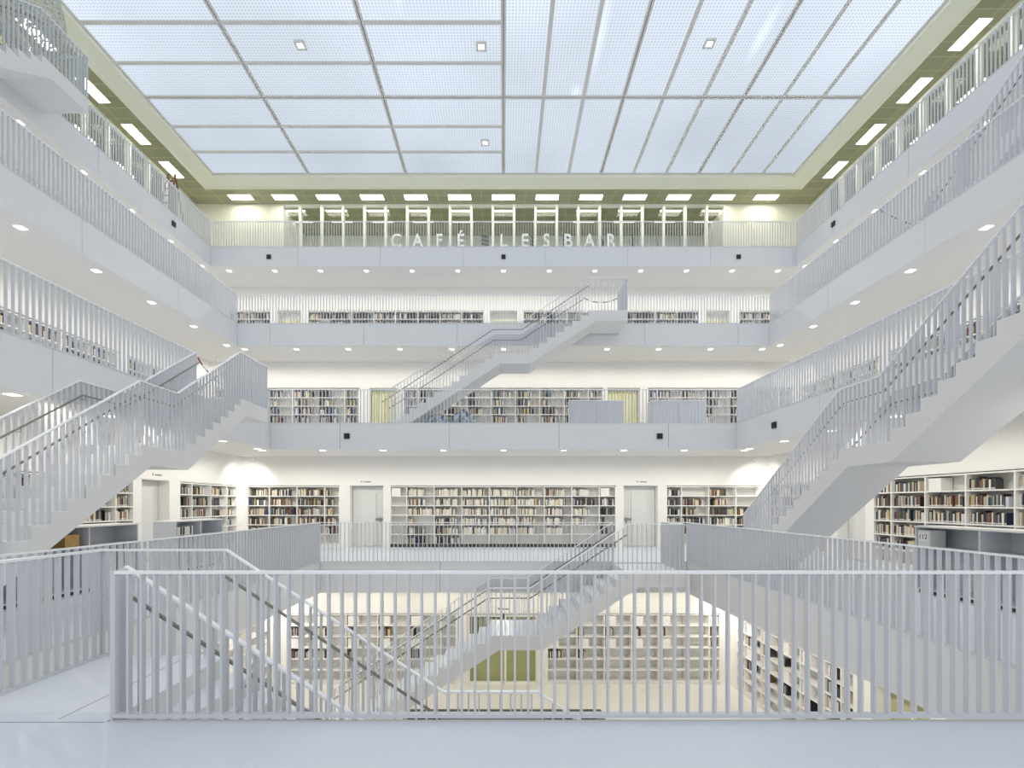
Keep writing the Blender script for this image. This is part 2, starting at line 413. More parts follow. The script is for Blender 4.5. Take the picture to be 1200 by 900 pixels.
# --- lowest gallery, back wall (camera level)
L = 5; z = FZ[L]; F = frame_back(WALL_Y[L])
C5 = [[ 'box', .65, .9, .85, .9, .75, .75, .65, 'box'],
      [0, .7, .9, .85, .95, .8, .82, .95, .9],
      [0, .95, .8, .85, .8, .75, .7, .58, .9],
      [0, .2, .75, .85, .9, .75, .78, .45, .3],
      [0, .55, .8, .85, .9, .7, .7, 0, .9],
      [0, .7, .85, 0, 0, 0, 0, 0, 0]]
def p5(b, r): return 'dark' if (r == 5 or (r == 1 and b >= 7) or (b == 8)) else ('mix' if (r in (3, 4) and b in (1, 2)) else 'light')
bookcase(F, -4.16, 4.13, z, [.62]+[1.02]*7+[.62], 6, 2.2, 'wide back bookcase', p5, lambda b, r: C5[r][b], toe=True,
         label='wide white built-in bookcase of pale books between the two grey doors, black floor grille')
bookcase(F, -9.4, -6.0, z, [.8, 1, 1, .55], 6, 2.2, 'back corner bookcase on left', mixp, lambda b, r: 0 if r == 5 else (random.uniform(.7, .97) if b < 3 else random.uniform(.4, .75)),
         label='white bookcase full of dark books left of the left grey door')
bookcase(F, 5.97, 9.4, z, [.56, 1, 1, .87], 6, 2.2, 'back corner bookcase on right', lambda b, r: 'dark' if b == 0 else 'mix',
         lambda b, r: [[.8, 0, .7, 0], [.85, .75, .75, 0], [.8, .65, .95, .6], [.85, .8, .9, .8], [.8, .5, .6, .5], [0, 0, .4, 0]][r][b],
         label='white half-filled bookcase right of the right grey door')
door(F, -5.63, -4.41, z, 2.25, handle=1); door(F, 4.41, 5.66, z, 2.25, handle=-1)
wall(5, F, -10.1, 10.1, [(-4.16, 4.13), (-9.4, -6.0), (5.97, 9.4), (-5.63, -4.41), (4.41, 5.66)], 'wall_back')
# side walls of the lowest gallery
for side, FF, nm in ((-1, frame_left(WALL_X[5]), 'left'), (1, frame_right(WALL_X[5]), 'right')):
    bookcase(FF, 14.8, 18.0, z, [.6, 1, .95, .65], 6, 2.2, 'far %s wall bookcase' % nm, mixp,
             (lambda b, r: 0.55 if r == 3 and b == 3 else (0 if r >= 4 else random.uniform(.55, .95))),
             label='white bookcase of mixed books on the %s side wall near the back corner' % nm)
    def fr(b, r, nm=nm):
        if nm == 'right':
            T = [[.85, .9, .9, 'box', .62, .95], [.8, .9, .9, .9, .85, .9], [.8, .85, .9, .9, .85, .9], [.8, .85, .9, .9, .9, .9], [.7, .8, .85, .8, .5, .5], [0, 0, .5, .5, 0, 0]]
            return T[r][[5, 4, 3, 2, 1, 0].index(b) if b < 6 else 0]
        return random.uniform(.6, .95)
    bookcase(FF, 7.38, 12.97, z, [1, 1, 1, 1, 1, .6], 6, 2.2, '%s wall bookcase' % nm, mixp,
             (lambda b, r: [[.5, .6, .62, 'box', .8, .8], [.9, .9, .8, .9, .85, .8], [.9, .9, .85, .9, .9, .85], [.9, .9, .9, .9, .95, .9], [.6, .6, .7, .8, .9, .85], [0, 0, 0, 0, 0, 0]][r][b]) if nm == 'right'
             else (lambda b, r: random.uniform(.7, .97) if r < 4 else 0),
             label='long white bookcase of mixed books on the %s side wall nearest the camera' % nm)
    door(FF, 13.25, 14.35, z, 2.25, handle=0)
    wall(5, FF, 4.0, 18.7, [(14.8, 18.0), (7.38, 12.97), (13.25, 14.35)], 'wall_'+nm)
# --- ground floor
L = 4; z = FZ[L]; F = frame_back(WALL_Y[L])
BACK4R = [['box', 0, 'box', 'box', 'box', 0, 'box'], [.3, .25, .35, .35, .3, 0, .8], ['box', 'box', 'box', 'box', 'box', 0, .8], [.55, .35, 0, .1, .25, 0, 0], [0]*7, [0]*7]
BACK4L = [[0, 'box', 'box', 'box', 'box', 0], [.4, .35, .2, .4, .2, 0], ['box', 'box', 'box', 'box', 'box', 0], [.85, .45, .2, .1, .3, 0], [0]*6, [0]*6]
bookcase(F, 1.37, 6.8, z, [1.1, 1.0, 1, 1, 1, .85, .4], 6, 2.2, 'ground floor right bookcase', lambda b, r: 'mix', lambda b, r: BACK4R[r][b],
         label='mostly empty white bookcase with white file boxes right of the glazed ground floor doors')
bookcase(F, -6.82, -1.47, z, [.9, 1, 1, 1, 1, .5], 6, 2.2, 'ground floor left bookcase', lambda b, r: 'mix', lambda b, r: BACK4L[r][b],
         label='mostly empty white bookcase with white file boxes left of the glazed ground floor doors')
wall(4, F, -7.6, 7.6, [(1.37, 6.8), (-6.82, -1.47), (-1.12, 1.07)], 'wall_back')
# glazed double doors and khaki room behind
dr = MB(); 
for a, b in ((-1.12, -0.03), (0.03, 1.07)):
    for q in ((a, a+.06, 0, 2.25), (b-.06, b, 0, 2.25), (a+.06, b-.06, 0, .08), (a+.06, b-.06, 2.13, 2.25)): dr.fbox(F, q[0], q[1], 0.1, 0.16, z+q[2], z+q[3])
do = tag(dr.build('door_9', M['mullion']), kind='structure')
MB().fbox(F, -1.06, -0.09, 0.125, 0.135, z+.08, z+2.13).build('door_glass', M['glass'], do)
MB().fbox(F, .09, 1.01, 0.125, 0.135, z+.08, z+2.13).build('door_glass', M['glass'], do)
# (the wall's own back plate closes the recess in khaki)
struct('wall_inner', MB().fbox(F, -1.12, 1.07, NICHE-0.02, NICHE-0.004, z, z+2.25), M['khaki'])
cn = MB()
for i in range(12): cn.fbox(F, -1.05+i*.085, -1.05+i*.085+.06, 0.22, 0.26, z+1.35, z+2.22)
tag(cn.build('blind', M['olive']), 'olive vertical slat blind behind the glazed ground floor doors', 'blind')
for side, FF, nm in ((-1, frame_left(WALL_X[4]), 'left'), (1, frame_right(WALL_X[4]), 'right')):
    bookcase(FF, 10.1, 15.2, z, [.4, .55, .9, .9, .9, .95, .5], 6, 2.2, 'ground floor %s side bookcase' % nm, lambda b, r: 'mix',
             lambda b, r: [[0, .6, 'box', 'box', 'box', 'box', 'box'], [.5, .9, 0, .2, .3, .3, .4], [.6, .9, 'box', 'box', 'box', 'box', 'box'], [0, .2, .4, .3, .3, .4, .5], [0]*7, [0]*7][r][b],
             label='mostly empty white bookcase with boxes on the %s ground floor side wall' % nm)
    wall(4, FF, 3.0, 16.0, [(10.1, 15.2), (8.3, 9.6), (6.2, 7.9)], 'wall_'+nm)
    for a0, a1 in ((8.3, 9.6), (6.2, 7.9)):
        o = tag(MB().fbox(FF, a0+.02, a1-.02, NICHE-0.08, NICHE-0.03, z+.02, z+2.2).build('door_%d' % (12+side+int(a0)), M['khaki']), kind='structure')
        mb = MB(); 
        for q in (a0+.02, (a0+a1)/2-.03, a1-.08): mb.fbox(FF, q, q+.06, NICHE-0.14, NICHE-0.082, z, z+2.24)
        mb.build('door_frame', M['mullion'], o)
# --- second gallery
L = 6; z = FZ[L]; F = frame_back(WALL_Y[L])
def fc(b, r): return [.75, .75, .75, .7, .4, 0][r]*random.uniform(.45, 1.1) if random.random() > .1 else .3
colp = lambda b, r: 'color'
bookcase(F, -11.9, -5.93, z, [1]*5+[.55], 6, 2.18, 'second gallery back left bookcase', colp, fc, label='colourful white bookcase on the second gallery left of the left yellow curtain')
bookcase(F, -4.1, 4.1, z, [.6]+[1]*7+[.6], 6, 2.18, 'second gallery back bookcase', colp, fc, label='long colourful bookcase on the second gallery between the two yellow curtains')
bookcase(F, 5.93, 11.9, z, [.4]+[1]*5+[.6], 6, 2.18, 'second gallery back right bookcase', lambda b, r: 'dark', fc, label='bookcase of dark volumes on the second gallery right of the right yellow curtain')
curtain_niche(F, -5.5, -4.39, z, 2.2, 'pale yellow curtain in a niche at the foot of the second gallery staircase')
curtain_niche(F, 4.28, 5.6, z, 2.2, 'pale yellow curtain in a niche between two grey cabinets on the second gallery')
wall(6, F, -12.6, 12.6, [(-11.9, -5.93), (-4.1, 4.1), (5.93, 11.9), (-5.5, -4.39), (4.28, 5.6)], 'wall_back')
for side, FF, nm in ((-1, frame_left(WALL_X[6]), 'left'), (1, frame_right(WALL_X[6]), 'right')):
    bookcase(FF, 11.0, 15.6, z, [.6, 1, 1, 1, 1], 6, 2.18, 'second gallery %s side bookcase' % nm, colp, lambda b, r: 0 if r > 4 else random.uniform(.3, .9), label='near white bookcase on the %s side wall of the second gallery' % nm)
    bookcase(FF, 16.0, 20.2, z, [1, 1, 1, 1], 6, 2.18, 'second gallery far %s side bookcase' % nm, colp, lambda b, r: 0 if r > 4 else random.uniform(.3, .9), label='far white bookcase on the %s side wall of the second gallery' % nm)
    wall(6, FF, 8.5, 20.9, [(11.0, 15.6), (16.0, 20.2)], 'wall_'+nm)
# --- third gallery
L = 7; z = FZ[L]; F = frame_back(WALL_Y[L])
darkp = lambda b, r: 'dark' if b % 3 else 'mix'
def f3(b, r): return random.uniform(.85, 1.0) if random.random() > .06 else .5
for a0, a1, ws, nm in ((-12.6, -10.7, [.9, 1], 'third gallery corner bookcase on left'), (-9.0, -.9, [1]*8, 'third gallery back bookcase left of centre'),
                   (.9, 9.0, [1]*8, 'third gallery back bookcase right of centre'), (10.8, 12.7, [1, .9], 'third gallery corner bookcase on right')):
    bookcase(F, a0, a1, z, ws, 6, 2.2, nm, darkp, f3, label='white '+nm+', only its top two shelves showing')
for a0, a1, q in ((-10.4, -9.3, 'left'), (-.63, .63, 'centre'), (9.3, 10.4, 'right')):
    curtain_niche(F, a0, a1, z, 1.95, 'pale yellow curtain in the %s niche of the third gallery back wall' % q)
wall(7, F, -15, 15, [(-12.6, -10.7), (-9.0, -.9), (.9, 9.0), (10.8, 12.7), (-10.4, -9.3), (-.63, .63), (9.3, 10.4)], 'wall_back')
for side, FF, nm in ((-1, frame_left(WALL_X[7]), 'left'), (1, frame_right(WALL_X[7]), 'right')):
    wall(7, FF, 9.5, 23.3, [], 'wall_'+nm)

# ------------------------------------------------------------------ top storey: cafe, glazing, ceiling, skylight
z8 = FZ[8]; D8, X8 = WALL_Y[8], WALL_X[8]
mb = MB(); mb.box(-X8-.1, -11.25, D8, D8+.2, z8, CEIL8); mb.box(11.25, X8+.1, D8, D8+.2, z8, CEIL8)
struct('wall_back', mb, M['creamwall'])
struct('wall_cafe', MB().box(-21, 21, D8+3.0, D8+3.2, z8, CEIL8), M['white'])
for s, nm in ((-1, 'left'), (1, 'right')):
    a, b = sorted((s*(X8+4.5), s*(X8+4.7))); struct('wall_'+nm, MB().box(a, b, 9, D8+5.2, z8, CEIL8), M['creamwall'])
SKX, SKY = 13.5, 23.05
mb = MB()
mb.box(-21, 21, 23.9, D8+5.5, CEIL8, CEIL8+.1); mb.box(-21, -14.35, NEAR_Y, 23.9, CEIL8, CEIL8+.1); mb.box(14.35, 21, NEAR_Y, 23.9, CEIL8, CEIL8+.1)
struct('ceiling', mb, M['ceiling'])
mb = MB()
def band(x0, x1, y0, y1): mb.box(x0, x1, y0, y1, CEIL8-.02, CEIL8+.08)
band(-14.35, 14.35, SKY, 23.9); band(-14.35, -SKX, NEAR_Y, SKY); band(SKX, 14.35, NEAR_Y, SKY)
mb.box(-14.35, 14.35, 23.86, 23.9, CEIL8-.09, CEIL8-.02); mb.box(-14.35, -14.31, NEAR_Y, 23.86, CEIL8-.09, CEIL8-.02); mb.box(14.31, 14.35, NEAR_Y, 23.86, CEIL8-.09, CEIL8-.02)
mb.box(-SKX, SKX, SKY, SKY+.04, CEIL8-.06, CEIL8-.02); mb.box(-SKX-.04, -SKX, NEAR_Y, SKY, CEIL8-.06, CEIL8-.02); mb.box(SKX, SKX+.04, NEAR_Y, SKY, CEIL8-.06, CEIL8-.02)
struct('trim_20', mb, M['cream'])
# skylight: square cells, each with three glazed fields
cell = 4.5; ZS = CEIL8+.12
wn = 0
for cx in range(-3, 3):
    for cy in range(0, 5):
        x0, x1 = cx*cell+.0, (cx+1)*cell; x0 = cx*4.52; x1 = x0+4.52
        x0, x1 = max(x0, -SKX), min(x1, SKX)
        y1 = SKY-cy*4.36; y0 = max(y1-4.36, NEAR_Y)
        if y0 >= y1: continue
        wn += 1
        fr = MB(); e = 0.085; gp = 0.014
        fr.box(x0+gp, x1-gp, y0+gp, y0+e, ZS-.05, ZS+.03); fr.box(x0+gp, x1-gp, y1-e, y1-gp, ZS-.05, ZS+.03)
        fr.box(x0+gp, x0+e, y0+e, y1-e, ZS-.05, ZS+.03); fr.box(x1-e, x1-gp, y0+e, y1-e, ZS-.05, ZS+.03)
        for k in (1, 2):
            if cx < 0: yy = y0+(y1-y0)*k/3; fr.box(x0+e, x1-e, yy-.07, yy+.07, ZS-.05, ZS+.03)
            else: xx = x0+(x1-x0)*k/3; fr.box(xx-.07, xx+.07, y0+e, y1-e, ZS-.05, ZS+.03)
        o = tag(fr.build('window_%d' % wn, M['skybar']), kind='structure')
        for k in range(3):
            if cx < 0: q = (x0+.05, x1-.05, y0+(y1-y0)*k/3+.05, y0+(y1-y0)*(k+1)/3-.05)
            else: q = (x0+(x1-x0)*k/3+.05, x0+(x1-x0)*(k+1)/3-.05, y0+.05, y1-.05)
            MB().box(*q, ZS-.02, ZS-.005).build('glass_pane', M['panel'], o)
struct('trim_21', MB().box(-SKX-.3, SKX+.3, NEAR_Y, SKY+.3, ZS+.04, ZS+.09), M['skygap'])
for i, (x, y, w) in enumerate(((-6.73, 16.46, 'in the left glazed field'), (-.74, 16.5, 'just left of the middle bar'), (6.8, 16.4, 'in the right half'), (-.77, 20.9, 'nearest the cafe side'))):
    o = empty('skylight_lamp', (x, y, ZS-.1), 'small square grey-framed lamp under the skylight '+w, 'lamp')
    mb = MB(); r, q = .17, .105
    mb.box(x-r, x+r, y-r, y-q, ZS-.16, ZS-.1); mb.box(x-r, x+r, y+q, y+r, ZS-.16, ZS-.1); mb.box(x-r, x-q, y-q, y+q, ZS-.16, ZS-.1); mb.box(x+q, x+r, y-q, y+q, ZS-.16, ZS-.1)
    mb.build('lamp_frame', M['skybar'], o)
    MB().box(x-q, x+q, y-q, y+q, ZS-.14, ZS-.1).build('lamp_lens', M['skylamp'], o)
    MB().box(x-.03, x+.03, y-.03, y+.03, ZS-.1, ZS-.02).build('lamp_stem', M['skybar'], o)
# long ceiling lamps round the top gallery
def long_lamp(x, y, w, d, label, mat='lampwarm', grp=None):
    o = empty('ceiling_light', (x, y, CEIL8), label, 'ceiling light', grp)
    MB().box(x-w/2, x+w/2, y-d/2, y+d/2, CEIL8-.022, CEIL8-.012).build('diffuser', M[mat], o)
    a, b, c, e = x-w/2, x+w/2, y-d/2, y+d/2; zl, zh = CEIL8-.032, CEIL8-.001
    MB().box(a-.02, a, c-.02, e+.02, zl, zh).box(b, b+.02, c-.02, e+.02, zl, zh).box(a, b, c-.02, c, zl, zh).box(a, b, e, e+.02, zl, zh).box(a, b, c, e, CEIL8-.012, zh).build('housing', M['mullion'], o)
for i in range(13): long_lamp((i-6)*2.17, 24.62, 1.1, .42, '%s long ceiling lamp from left in the row above the cafe front' % ORD[i+1])
for s, nm in ((-1, 'left'), (1, 'right')):
    for i in range(6): long_lamp(s*15.1, 22.6-i*2.17, .42, 1.1, '%s long ceiling lamp from the back along the %s top gallery' % (ORD[i+1], nm))
for i in range(11):
    for r, dd in enumerate((25.75, 26.75)): long_lamp((i-5)*2.17, dd, 1.1, .13, '%s thin ceiling lamp in the %s row inside the cafe' % (ORD[i+1], ('front', 'back')[r]), 'lamproom')
for s, nm in ((-1, 'left'), (1, 'right')):
    for i in range(6): long_lamp(s*17.3, 22.6-i*2.17, .3, 1.1, '%s ceiling lamp from back inside the %s glazed side room' % (ORD[i+1], nm), 'lamproom')
# mullions + panes
wn = 40
def glazing(F, pts):
    global wn
    for p, q in zip(pts[:-1], pts[1:]):
        wn += 1
        fr = MB(); zt = CEIL8-.1
        fr.fbox(F, p, p+.06, 0, .2, z8, zt); fr.fbox(F, q-.06, q, 0, .2, z8, zt); fr.fbox(F, p, q, 0, .2, zt, CEIL8-.001); fr.fbox(F, p+.06, q-.06, 0, .2, z8, z8+.08)
        o = tag(fr.build('window_%d' % wn, M['mullion']), kind='structure')
        MB().fbox(F, p+.06, q-.06, .12, .13, z8+.08, zt).build('glass_pane', M['glass'], o)
glazing(frame_back(D8), [-11.25]+[(k+.5)*1.087 for k in range(-10, 10)]+[11.25])
glazing(frame_left(X8), [9.8+k*1.1 for k in range(14)]); glazing(frame_right(X8), [9.8+k*1.1 for k in range(14)])
for s, nm in ((-1, 'left'), (1, 'right')):
    a, b = sorted((s*X8, s*(X8+.2))); struct('wall_'+nm, MB().box(a, b, 24.1, D8+.2, z8, CEIL8), M['creamwall'])
# lettering on the cafe glass
FONT = None
def add_text(name, s, size, loc, rot, mat, label=None, cat=None, parent=None, extr=0.004, squash=0.86):
    cu = bpy.data.curves.new(name, 'FONT'); cu.body = s; cu.size = size; cu.extrude = extr; cu.align_x = 'CENTER'; cu.offset = 0.014 if size > .3 else 0
    tmp = bpy.data.objects.new(name+'_tmp', cu); COL.objects.link(tmp)
    dg = bpy.context.evaluated_depsgraph_get(); dg.update()
    me = bpy.data.meshes.new_from_object(tmp.evaluated_get(dg)); me.materials.clear(); me.materials.append(mat)
    bpy.data.objects.remove(tmp)
    o = bpy.data.objects.new(name, me); COL.objects.link(o); o.location = loc; o.rotation_euler = rot; o.scale = (squash, 1, 1)
    if parent: o.parent = parent; o.location = Vector(loc)-parent.location
    if label: tag(o, label, cat)
    return o
sign = empty('cafe_sign', (0, D8-.02, 14.7), 'white letters reading CAFÉ LESBAR across the cafe glass front', 'sign')
w = 22.5/round(22.5/1.1)
letters = 'CAFÉ LESBAR'
for i, ch in enumerate(letters):
    if ch == ' ': continue
    x = (i-5)*1.089
    add_text('letter', ch, .94, (x, D8-.015, 14.62), (PI/2, 0, 0), M['letter'], parent=sign)

# ------------------------------------------------------------------ railings
def unit_bar(w, d):
    mb = MB(); mb.box(-w/2, w/2, -d/2, d/2, 0, 1)
    me_o = mb.build('baluster', M['rail']); me = me_o.data; bpy.data.objects.remove(me_o); return me
BAR = unit_bar(.0155, .045)
def bars_into(root, items, rot):
    """items: (x,y,z0,z1). nearest 100 as own parts, the rest in one part"""
    items = sorted(items, key=lambda q: q[0]**2+q[1]**2)
    used = items[:100]; rest = items[100:]
    for x, y, a, b in used:
        o = bpy.data.objects.new('baluster', BAR); COL.objects.link(o); o.parent = root
        o.location = Vector((x, y, a))-root.location; o.scale = (1, 1, b-a); o.rotation_euler = (0, 0, rot)
    if rest:
        mb = MB(); w, d = (.00775, .0225) if not rot else (.0225, .00775)
        for x, y, a, b in rest: mb.box(x-w, x+w, y-d, y+d, a, b)
        o = mb.build('balusters', M['rail'], root); o['kind'] = 'stuff'

def railing(p, q, z, label, sp=.11, h=1.1, base=True):
    """straight level railing from p to q (x,y)"""
    along_x = abs(q[0]-p[0]) > abs(q[1]-p[1])
    n = max(1, round((Vector(q)-Vector(p)).length/sp)); root = empty('railing', ((p[0]+q[0])/2, (p[1]+q[1])/2, z), label, 'railing')
    items = []
    for i in range(n+1):
        t = i/n; items.append((p[0]+(q[0]-p[0])*t, p[1]+(q[1]-p[1])*t, z+.02, z+h-.02))
    bars_into(root, items, 0 if along_x else PI/2)
    MB().strip([(p[0], p[1], z+h-.02), (q[0], q[1], z+h-.02)], .05, .02).build('top_rail', M['toprail'], root)
    if base: MB().strip([(p[0], p[1], z+.0205), (q[0], q[1], z+.0205)], .056, .026).build('bottom_rail', M['rail'], root)
    return root

# ------------------------------------------------------------------ staircases
S1, LAND = 13*RUN, 1.27
S2 = S1+LAND; STOP = S2+7*RUN
def staircase(name, org, du, z0, w0, w1, end, label, far_plat=False, near_plat=True, end_rail=True, lower_rail=True):
    """org: (x,y) of s=0,w=0; du: direction of ascent; dw = horizontal perpendicular pointing away from the atrium's middle.
       w0..w1 extent across. end: s where the top platform ends"""
    ox, oy, du, dw = org[0], org[1], Vector(du), Vector(name and WDIR[name])
    def tf(s, w, z): return (ox+du.x*s+dw.x*w, oy+du.y*s+dw.y*w, z0+z)
    root = empty('staircase', tf((S1+S2)/2, (w0+w1)/2, 0), label, 'staircase')
    prof = [(0, 0)]
    for i in range(14):
        prof.append((i*RUN, (i+1)*RISE-.0)); 
        if i < 13: prof.append(((i+1)*RUN, (i+1)*RISE))
    for j in range(8):
        s = S2+j*RUN; prof.append((s, (14+j)*RISE)); prof.append((s, (15+j)*RISE))
    zt = 22*RISE; zl = 14*RISE; g = RISE/RUN
    prof.append((end, zt)); prof.append((end, zt-.36))
    sb = S2+(zt-.36-(zl-.34))/g
    prof.append((sb, zt-.36)); prof.append((S2, zl-.34)); prof.append((S1+.25, zl-.34)); prof.append((S1+.25-(zl-.34)/g, 0))
    body = [(s, z-.012 if k > 0 and k < len(prof)-6 else z) for k, (s, z) in enumerate(prof)]
    body[0] = (0, 0)
    mb = MB(); mb.prism(body, w0, w1, tf); o = mb.build('stair_flight', M['stair'], root)
    # triangulate the concave sides safely
    bm = bmesh.new(); bm.from_mesh(o.data); bmesh.ops.triangulate(bm, faces=[f for f in bm.faces if len(f.verts) > 4], ngon_method='EAR_CLIP'); bm.to_mesh(o.data); bm.free()
    def slab(name, s0, s1, z):
        mb = MB(); mb.prism([(s0, z-.012), (s1, z-.012), (s1, z), (s0, z)], w0+.002, w1-.002, tf); return mb.build(name, M['tread'], root)
    for i in range(13): slab('tread', i*RUN, (i+1)*RUN, (i+1)*RISE)
    slab('landing', S1, S2, zl)
    for j in range(7): slab('tread', S2+j*RUN, S2+(j+1)*RUN, (15+j)*RISE)
    slab('platform', STOP, end, zt)
    def treadz(s):
        if s < S1: return (math.floor(s/RUN+1e-6)+1)*RISE if s >= 0 else 0
        if s < S2: return zl
        if s < STOP: return (15+math.floor((s-S2)/RUN+1e-6))*RISE
        return zt
    def topz(s):
        if s < S1: return RISE+s*g+1.1
        if s < S2-RUN: return zl+1.1
        if s < STOP: return zl+1.1+(s-(S2-RUN))*g
        return zt+1.1
    for wi, (w, plat) in enumerate(((w0+.03, near_plat), (w1-.03, far_plat))):
        e = end if plat else STOP
        rr = bpy.data.objects.new('stair_railing', None); COL.objects.link(rr); rr.parent = root; rr.location = Vector(tf(S1, w, 0))-root.location
        R = Vector(tf(S1, w, 0))
        class _P: pass
        n = round(e/.11)
        items = []
        for i in range(n+1):
            s = min(e-.015, max(.02, e*i/n)); x, y, _ = tf(s, w, 0); items.append((x, y, z0+treadz(s), z0+topz(s)))
        rot = 0 if abs(du.x) > .5 else PI/2
        items = sorted(items, key=lambda q: q[0]**2+q[1]**2)[:100]
        for x, y, a, b in items:
            o = bpy.data.objects.new('baluster', BAR); COL.objects.link(o); o.parent = rr
            o.location = Vector((x, y, a))-R; o.scale = (1, 1, b-a); o.rotation_euler = (0, 0, rot)
        ks = [0, S1, S2-RUN, STOP]+([e] if plat else [])
        def bld(mb, nm, mat):
            o = mb.build(nm, mat); o.parent = rr; o.location = -R; return o
        bld(MB().strip([tf(s, w, topz(s)-.0) for s in ks], .05, .02), 'top_rail', M['toprail'])
        ww = w+.07 if wi == 0 else w-.07
        hz = [tf(s, ww, topz(s)-.24) for s in ([-.12]+ks[1:4] if True else ks)]
        bld(MB().tube(hz, .016, 8), 'handrail', M['steel'])
        for s in [0.3+i*1.15 for i in range(int((STOP-.3)/1.15)+1)]:
            bld(MB().tube([tf(s, w, topz(s)-.31), tf(s, ww, topz(s)-.31), tf(s, ww, topz(s)-.25)], .008, 6), 'handrail_bracket', M['metal'])
    if end_rail:
        rr = bpy.data.objects.new('platform_railing', None); COL.objects.link(rr); rr.parent = root
        n = max(2, round((w1-w0)/.11))
        for i in range(n+1):
            x, y, _ = tf(end-.03, w0+.03+(w1-w0-.06)*i/n, 0)
            o = bpy.data.objects.new('baluster', BAR); COL.objects.link(o); o.parent = rr
            o.location = Vector((x, y, z0+zt))-root.location; o.scale = (1, 1, 1.1); o.rotation_euler = (0, 0, PI/2 if abs(du.x) > .5 else 0)
        for zz_, nm_, mt_ in ((zt+1.1, 'top_rail', 'toprail'), (zt+.001, 'bottom_rail', 'rail')):
            o = MB().strip([tf(end-.03, w0, zz_), tf(end-.03, w1, zz_)], .056, .022).build(nm_, M[mt_]); o.parent = rr; o.location = -root.location
    # barrier chain across the head of the stairs is added separately
    return tf
WDIR = {'back': (0, 1), 'front': (0, -1), 'left': (-1, 0), 'right': (1, 0)}
END = STOP+1.33
tfs = {}
tfs['b4'] = staircase('back', (-4.06, 0), (1, 0), FZ[4], 11.6, 13.2, END, 'white staircase rising right from the ground floor behind the front railing')
tfs['b6'] = staircase('back', (-4.06, 0), (1, 0), FZ[6], 16.95, 18.25, END, 'white staircase rising right from the second gallery to the third, under the cafe')
tfs['f4'] = staircase('front', (4.06, 0), (-1, 0), FZ[4], -5.25, -3.80, END, 'nearest staircase, descending right to the ground floor just behind the front railing', far_plat=False, near_plat=True)
tfs['l5'] = staircase('left', (0, 4.87), (0, 1), FZ[5], 6.25, 7.36, END, 'broad staircase on left rising away from the camera to the second gallery')
tfs['r5'] = staircase('right', (0, 12.98), (0, -1), FZ[5], 6.25, 7.36, END, 'broad staircase on right rising towards the camera with wide grey underside')
tfs['l7'] = staircase('left', (0, 4.87), (0, 1), FZ[7], 11.0, 12.25, END, 'staircase head with square platform in the top left corner of the hall')
tfs['r7'] = staircase('right', (0, 12.98), (0, -1), FZ[7], 11.0, 12.25, END, 'staircase at upper right behind the third gallery railing, rising to the top gallery')

def gx(x): return x
PX0, PX1 = -4.06+STOP, -4.06+END                    # stair head opening on the back edges
for L, zz in ((5, 0), (6, FZ[6]), (7, FZ[7]), (8, FZ[8])):
    ey, ex = EDGE_Y[L]+.02, EDGE_X[L]+.02; nmn = GAL[L]
    if L in (5, 7):
        railing((-ex, ey), (PX0, ey), zz, 'long railing along the back edge of the %s gallery, left of the staircase head' % nmn)
        railing((PX1, ey), (ex, ey), zz, 'railing on the back edge of the %s gallery, right of the staircase head' % nmn)
        sy = FRONT_Y+.05 if L == 5 else 8.2
        railing((-ex, sy), (-ex, ey-.1), zz, 'railing along the left edge of the %s gallery' % nmn)
        railing((ex, sy), (ex, ey-.1), zz, 'railing along the right edge of the %s gallery' % nmn)
    else:
        railing((-ex, ey), (ex, ey), zz, 'long railing across the back edge of the %s gallery' % nmn)
        a0, a1 = 4.87+STOP, 4.87+END; sy = 5.6 if L == 6 else 9.6
        railing((-ex, a1), (-ex, ey-.1), zz, 'railing on the left edge of the %s gallery, beyond the staircase head' % nmn)
        railing((-ex, sy), (-ex, a0), zz, 'railing on the left edge of the %s gallery, before the staircase head' % nmn)
        railing((ex, sy+.9), (ex, ey-.1), zz, 'railing along the right edge of the %s gallery' % nmn)
fr = railing((-2.87, FRONT_Y), (5.6, FRONT_Y), 0, 'nearest white railing crossing the whole foreground', sp=.0988)
MB().box(-2.90, -2.88, FRONT_Y-.02, 3.80, 0.0, 1.1).build('end_plate', M['rail'], fr)
struct('floor_joint', MB().box(-5.5, -2.92, FRONT_Y-.052, FRONT_Y-.044, -.001, .0015).box(-3.30, -3.293, FRONT_Y, 5.2, -.001, .0015), M['metal'])

# barrier chains
def chain(p, q, label, sag=.12):
    root = empty('barrier_chain', ((p[0]+q[0])/2, (p[1]+q[1])/2, (p[2]+q[2])/2), label, 'chain')
    n = 14; P = [Vector(p).lerp(Vector(q), i/n)-Vector((0, 0, sag*4*(i/n)*(1-i/n))) for i in range(n+1)]
    for i in range(n):
        mb = MB(); mb.tube([P[i]+(P[i+1]-P[i])*.06, P[i]+(P[i+1]-P[i])*.94], .018, 6)
        mb.build('chain_link', M['red'] if (i//2) % 2 == 0 else M['chainwhite'], root)
def stair_head_chain(key, label):
    t = tfs[key]; w0, w1 = {'b4': (11.6, 13.2), 'b6': (16.95, 18.25), 'l5': (6.25, 7.36), 'r5': (6.25, 7.36), 'l7': (11., 12.25), 'r7': (11., 12.25)}[key]
    chain(t(STOP+.02, w0+.05, 22*RISE+.98), t(END-.05, w1-.03, 22*RISE+.92), label)
chain((PX0+.03, EDGE_Y[7], FZ[7]+.98), (PX1-.05, EDGE_Y[7], FZ[7]+.95), 'red and white barrier chain closing the head of the middle staircase on the third gallery', .16)
chain((-7.32, 4.87+STOP+.05, FZ[6]+1.0), (-7.32, 4.87+END-.05, FZ[6]+.95), 'red and white barrier chain closing the head of the broad left staircase', .25)
